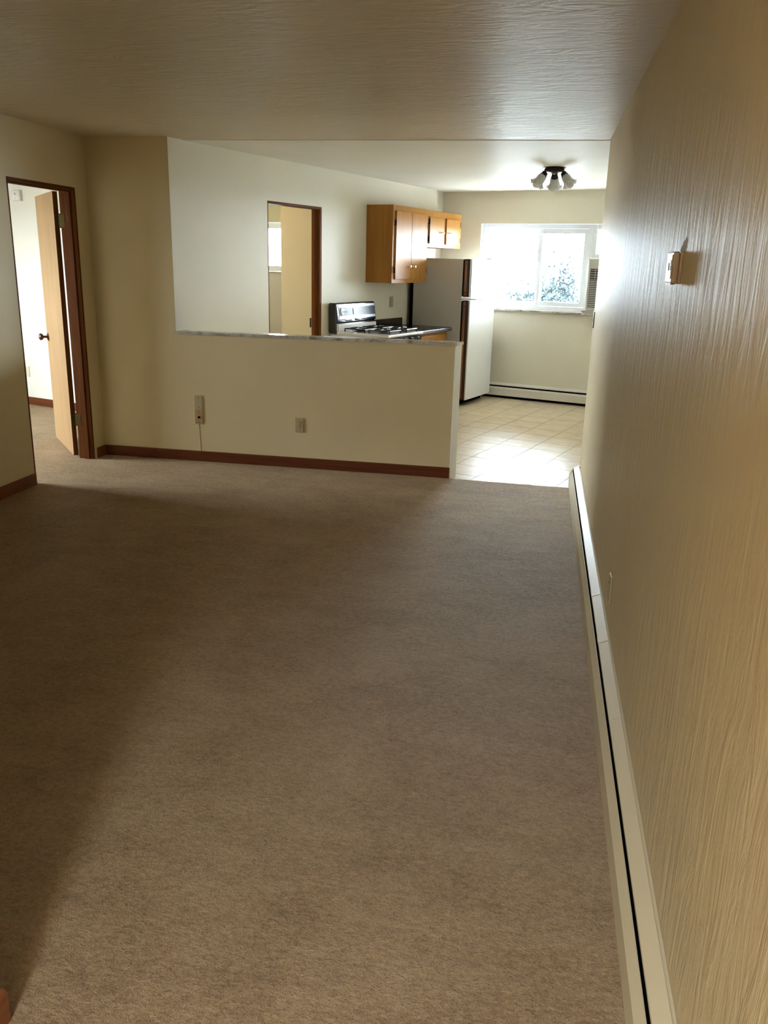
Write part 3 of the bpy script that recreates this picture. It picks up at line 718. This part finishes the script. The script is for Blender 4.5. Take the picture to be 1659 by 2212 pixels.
# thermostat on the right wall
t = thing('thermostat', 'beige thermostat mounted high on the brushed right wall', 'thermostat', (XR, 2.58, 1.60))
ty0, ty1, tz0, tz1 = 2.520, 2.640, 1.562, 1.648
part('back_plate', B(XR - .009, XR - .0003, ty0 - .001, ty1 + .001, tz0 - .001, tz1 + .001, .002), M_thermo, t)
bm = BM(); box(bm, XR - .0265, XR - .009, ty0, ty1, tz0, tz1, .005, 3); part('cover', bm, M_thermo, t)
part('face', B(XR - .0285, XR - .0265, ty0 + .012, ty1 - .012, tz0 + .012, tz1 - .008, .001), M_ivory, t)
part('slot', B(XR - .0292, XR - .0284, ty0 + .050, ty0 + .062, tz0 + .035, tz1 - .030), M_black, t)
for zz in (tz0 + .057, tz0 + .042):
    bm = BM(); lathe(bm, [(0, 0), (.007, 0), (.007, .001), (0, .0012)], aim((XR - .0284, ty0 + .028, zz), (-1, 0, 0)), 14); part('dial', bm, M_dark, t)
for k in range(3): part('vent_rib', B(XR - .024, XR - .011, ty0 + .03 + k*.03, ty0 + .045 + k*.03, tz0 - .003, tz0 + .001), M_thermo, t)
# bare patch where the paint tore off above the thermostat
bm = BM(); pts = [(2.600, 1.646), (2.510, 1.646), (2.478, 1.658), (2.483, 1.668), (2.476, 1.676), (2.502, 1.690), (2.522, 1.680), (2.545, 1.676), (2.555, 1.668), (2.582, 1.660)]
vs = [bm.verts.new((XR - .0004, p[0], p[1])) for p in pts]; vb = [bm.verts.new((XR + .001, p[0], p[1])) for p in pts]
bm.faces.new(vs[::-1]); 
for i in range(len(pts)): bm.faces.new((vs[i], vs[(i+1) % len(pts)], vb[(i+1) % len(pts)], vb[i]))
bmesh.ops.recalc_face_normals(bm, faces=bm.faces[:])
part('paint_patch', bm, M_paper, bpy.data.objects['wall_right'], label='bare patch of torn paint')

# bedroom: smoke detector and outlet on the partition
t = thing('smoke_detector', 'white smoke detector high on the bedroom wall', 'smoke detector', (-2.985, 1.06, 2.15), KM)
part('base', B(-3.055, -2.935, 1.05, 1.0597, 2.095, 2.205, .004), M_white, t)
part('cover', B(-3.050, -2.940, 1.018, 1.051, 2.100, 2.200, .014, 3), M_white, t)
bm = BM(); lathe(bm, [(.010, 0), (.013, 0), (.013, .002), (.010, .002)], aim((-2.995, 1.018, 2.165), (0, -1, 0)), 16); part('test_button', bm, M_fside, t)
part('text_label', B(-3.010, -2.980, 1.0172, 1.0182, 2.118, 2.124), M_fside, t)
t = thing('outlet', 'ivory outlet plate low on the bedroom wall', 'outlet', (-3.13, 1.06, .365), KM)
part('cover', B(-3.150, -3.078, 1.053, 1.0597, .310, .424, .002), M_ivory, t)
bm = BM(); lathe(bm, [(0, 0), (.017, 0), (.0165, .002), (0, .0022)], aim((-3.114, 1.053, .387), (0, -1, 0)), 16); part('receptacle', bm, M_ivory, t)

# ------------------------------------------------------------------ lit ceiling lamp in the entry behind the camera
M_glow = mat('lit_opal_glass', (0.9, 0.8, 0.6), 0.4)
M_glow.node_tree.nodes['Principled BSDF'].inputs['Emission Color'].default_value = (1.0, 0.76, 0.50, 1)
M_glow.node_tree.nodes['Principled BSDF'].inputs['Emission Strength'].default_value = 4.6
t = thing('ceiling_lamp', 'opal glass dome lamp on the ceiling behind the viewpoint', 'ceiling lamp', (-.35, -.9, H))
bm = BM(); lathe(bm, [(0, -.03), (.15, -.03), (.15, -.001), (0, -.001)], Matrix.Translation((-.35, -.9, H)), 32); part('rim', bm, M_brass, t, True)
bm = BM(); lathe(bm, [(0, -.11), (.05, -.105), (.10, -.085), (.13, -.055), (.14, -.031), (0, -.031)], Matrix.Translation((-.35, -.9, H)), 32); part('dome', bm, M_glow, t, True)

t = thing('ceiling_lamp', 'opal glass dome lamp on the bathroom ceiling', 'ceiling lamp', (-1.6, 1.72, H), KM)
bm = BM(); lathe(bm, [(0, -.03), (.15, -.03), (.15, -.001), (0, -.001)], Matrix.Translation((-1.6, 1.72, H)), 32); part('rim', bm, M_brass, t, True)
bm = BM(); lathe(bm, [(0, -.11), (.05, -.105), (.10, -.085), (.13, -.055), (.14, -.031), (0, -.031)], Matrix.Translation((-1.6, 1.72, H)), 32); part('dome', bm, M_glow, t, True)

# ------------------------------------------------------------------ outside: lawn and pale trees
struct('ground', B(-80, 80, -60, 120, -3.3, -3.2), M_lawn)
def tree(label, u, v, h, seed):
    r = random.Random(seed); zb = -3.2
    t = thing('tree', label, 'tree', (u, v, zb), KM, 'trees outside the kitchen window')
    bm = BM(); lf = BM()
    def grow(p, d, ln, rad, lev):
        q = p + d*ln*.5 + Vector((r.uniform(-.05, .05), r.uniform(-.05, .05), 0))*ln; e = q + (d + Vector((r.uniform(-.15, .15), r.uniform(-.15, .15), .1))).normalized()*ln*.5
        tube(bm, [p, q, e], [rad, rad*.85, rad*.65], 6)
        if lev >= 2:
            for _ in range(34 if lev >= 3 else 8):
                c = p.lerp(e, r.random()) + Vector([r.uniform(-.3, .3) for _ in range(3)])
                a = Vector([r.uniform(-1, 1) for _ in range(3)]).normalized(); b = a.orthogonal().normalized(); s = r.uniform(.035, .075)
                lf.faces.new([lf.verts.new(c + a*s), lf.verts.new(c + b*s*.5), lf.verts.new(c - a*s), lf.verts.new(c - b*s*.5)])
        if lev < 4:
            for k in range(3 if lev else 4):
                an = r.uniform(0, 6.283); sp = r.uniform(.35, .75)
                grow(q.lerp(e, r.uniform(.3, 1)), (d + Vector((math.cos(an)*sp, math.sin(an)*sp, r.uniform(-.05, .25)))).normalized(), ln*r.uniform(.55, .75), rad*.55, lev + 1)
    grow(Vector((u, v, zb)), Vector((0, 0, 1)), h*.42, h*.018, 0)
    part('trunk', bm, M_bark, t, True); part('foliage', lf, M_leaf, t)
tree('tree rising in the right pane of the kitchen window', -2.3, 17.0, 4.7, 3)
tree('tree seen close to the meeting stile of the kitchen window', -4.6, 22.0, 4.6, 5)
tree('tree seen low in the left pane of the kitchen window', -8.2, 19.0, 4.4, 9)
# brick building added out of view, blocks low sky from the living-room window
M_brick = mat('brown_brick_facade', (0.20, 0.13, 0.09), 0.9)
nb = thing('sky_blocker', 'brown brick building added behind the viewpoint to block low sky', 'sky_blocker', (0, -17, -3.2))
part('wall', B(-14, 14, -25, -16, -3.2, 3.0), M_brick, nb)
part('roof', extrude_profile(BM(), [(-25.4, 3.0), (-15.6, 3.0), (-20.5, 5.2)], 'x', -14.4, 14.4), M_dark, nb)
for k in range(6):
    wx = -12.5 + k*4.6; wp = part('window', B(wx, wx + 1.4, -16.02, -15.97, -.2, 1.3), M_vinyl, nb); part('pane', B(wx + .1, wx + 1.3, -15.97, -15.95, -.1, 1.2), M_glassp, wp)
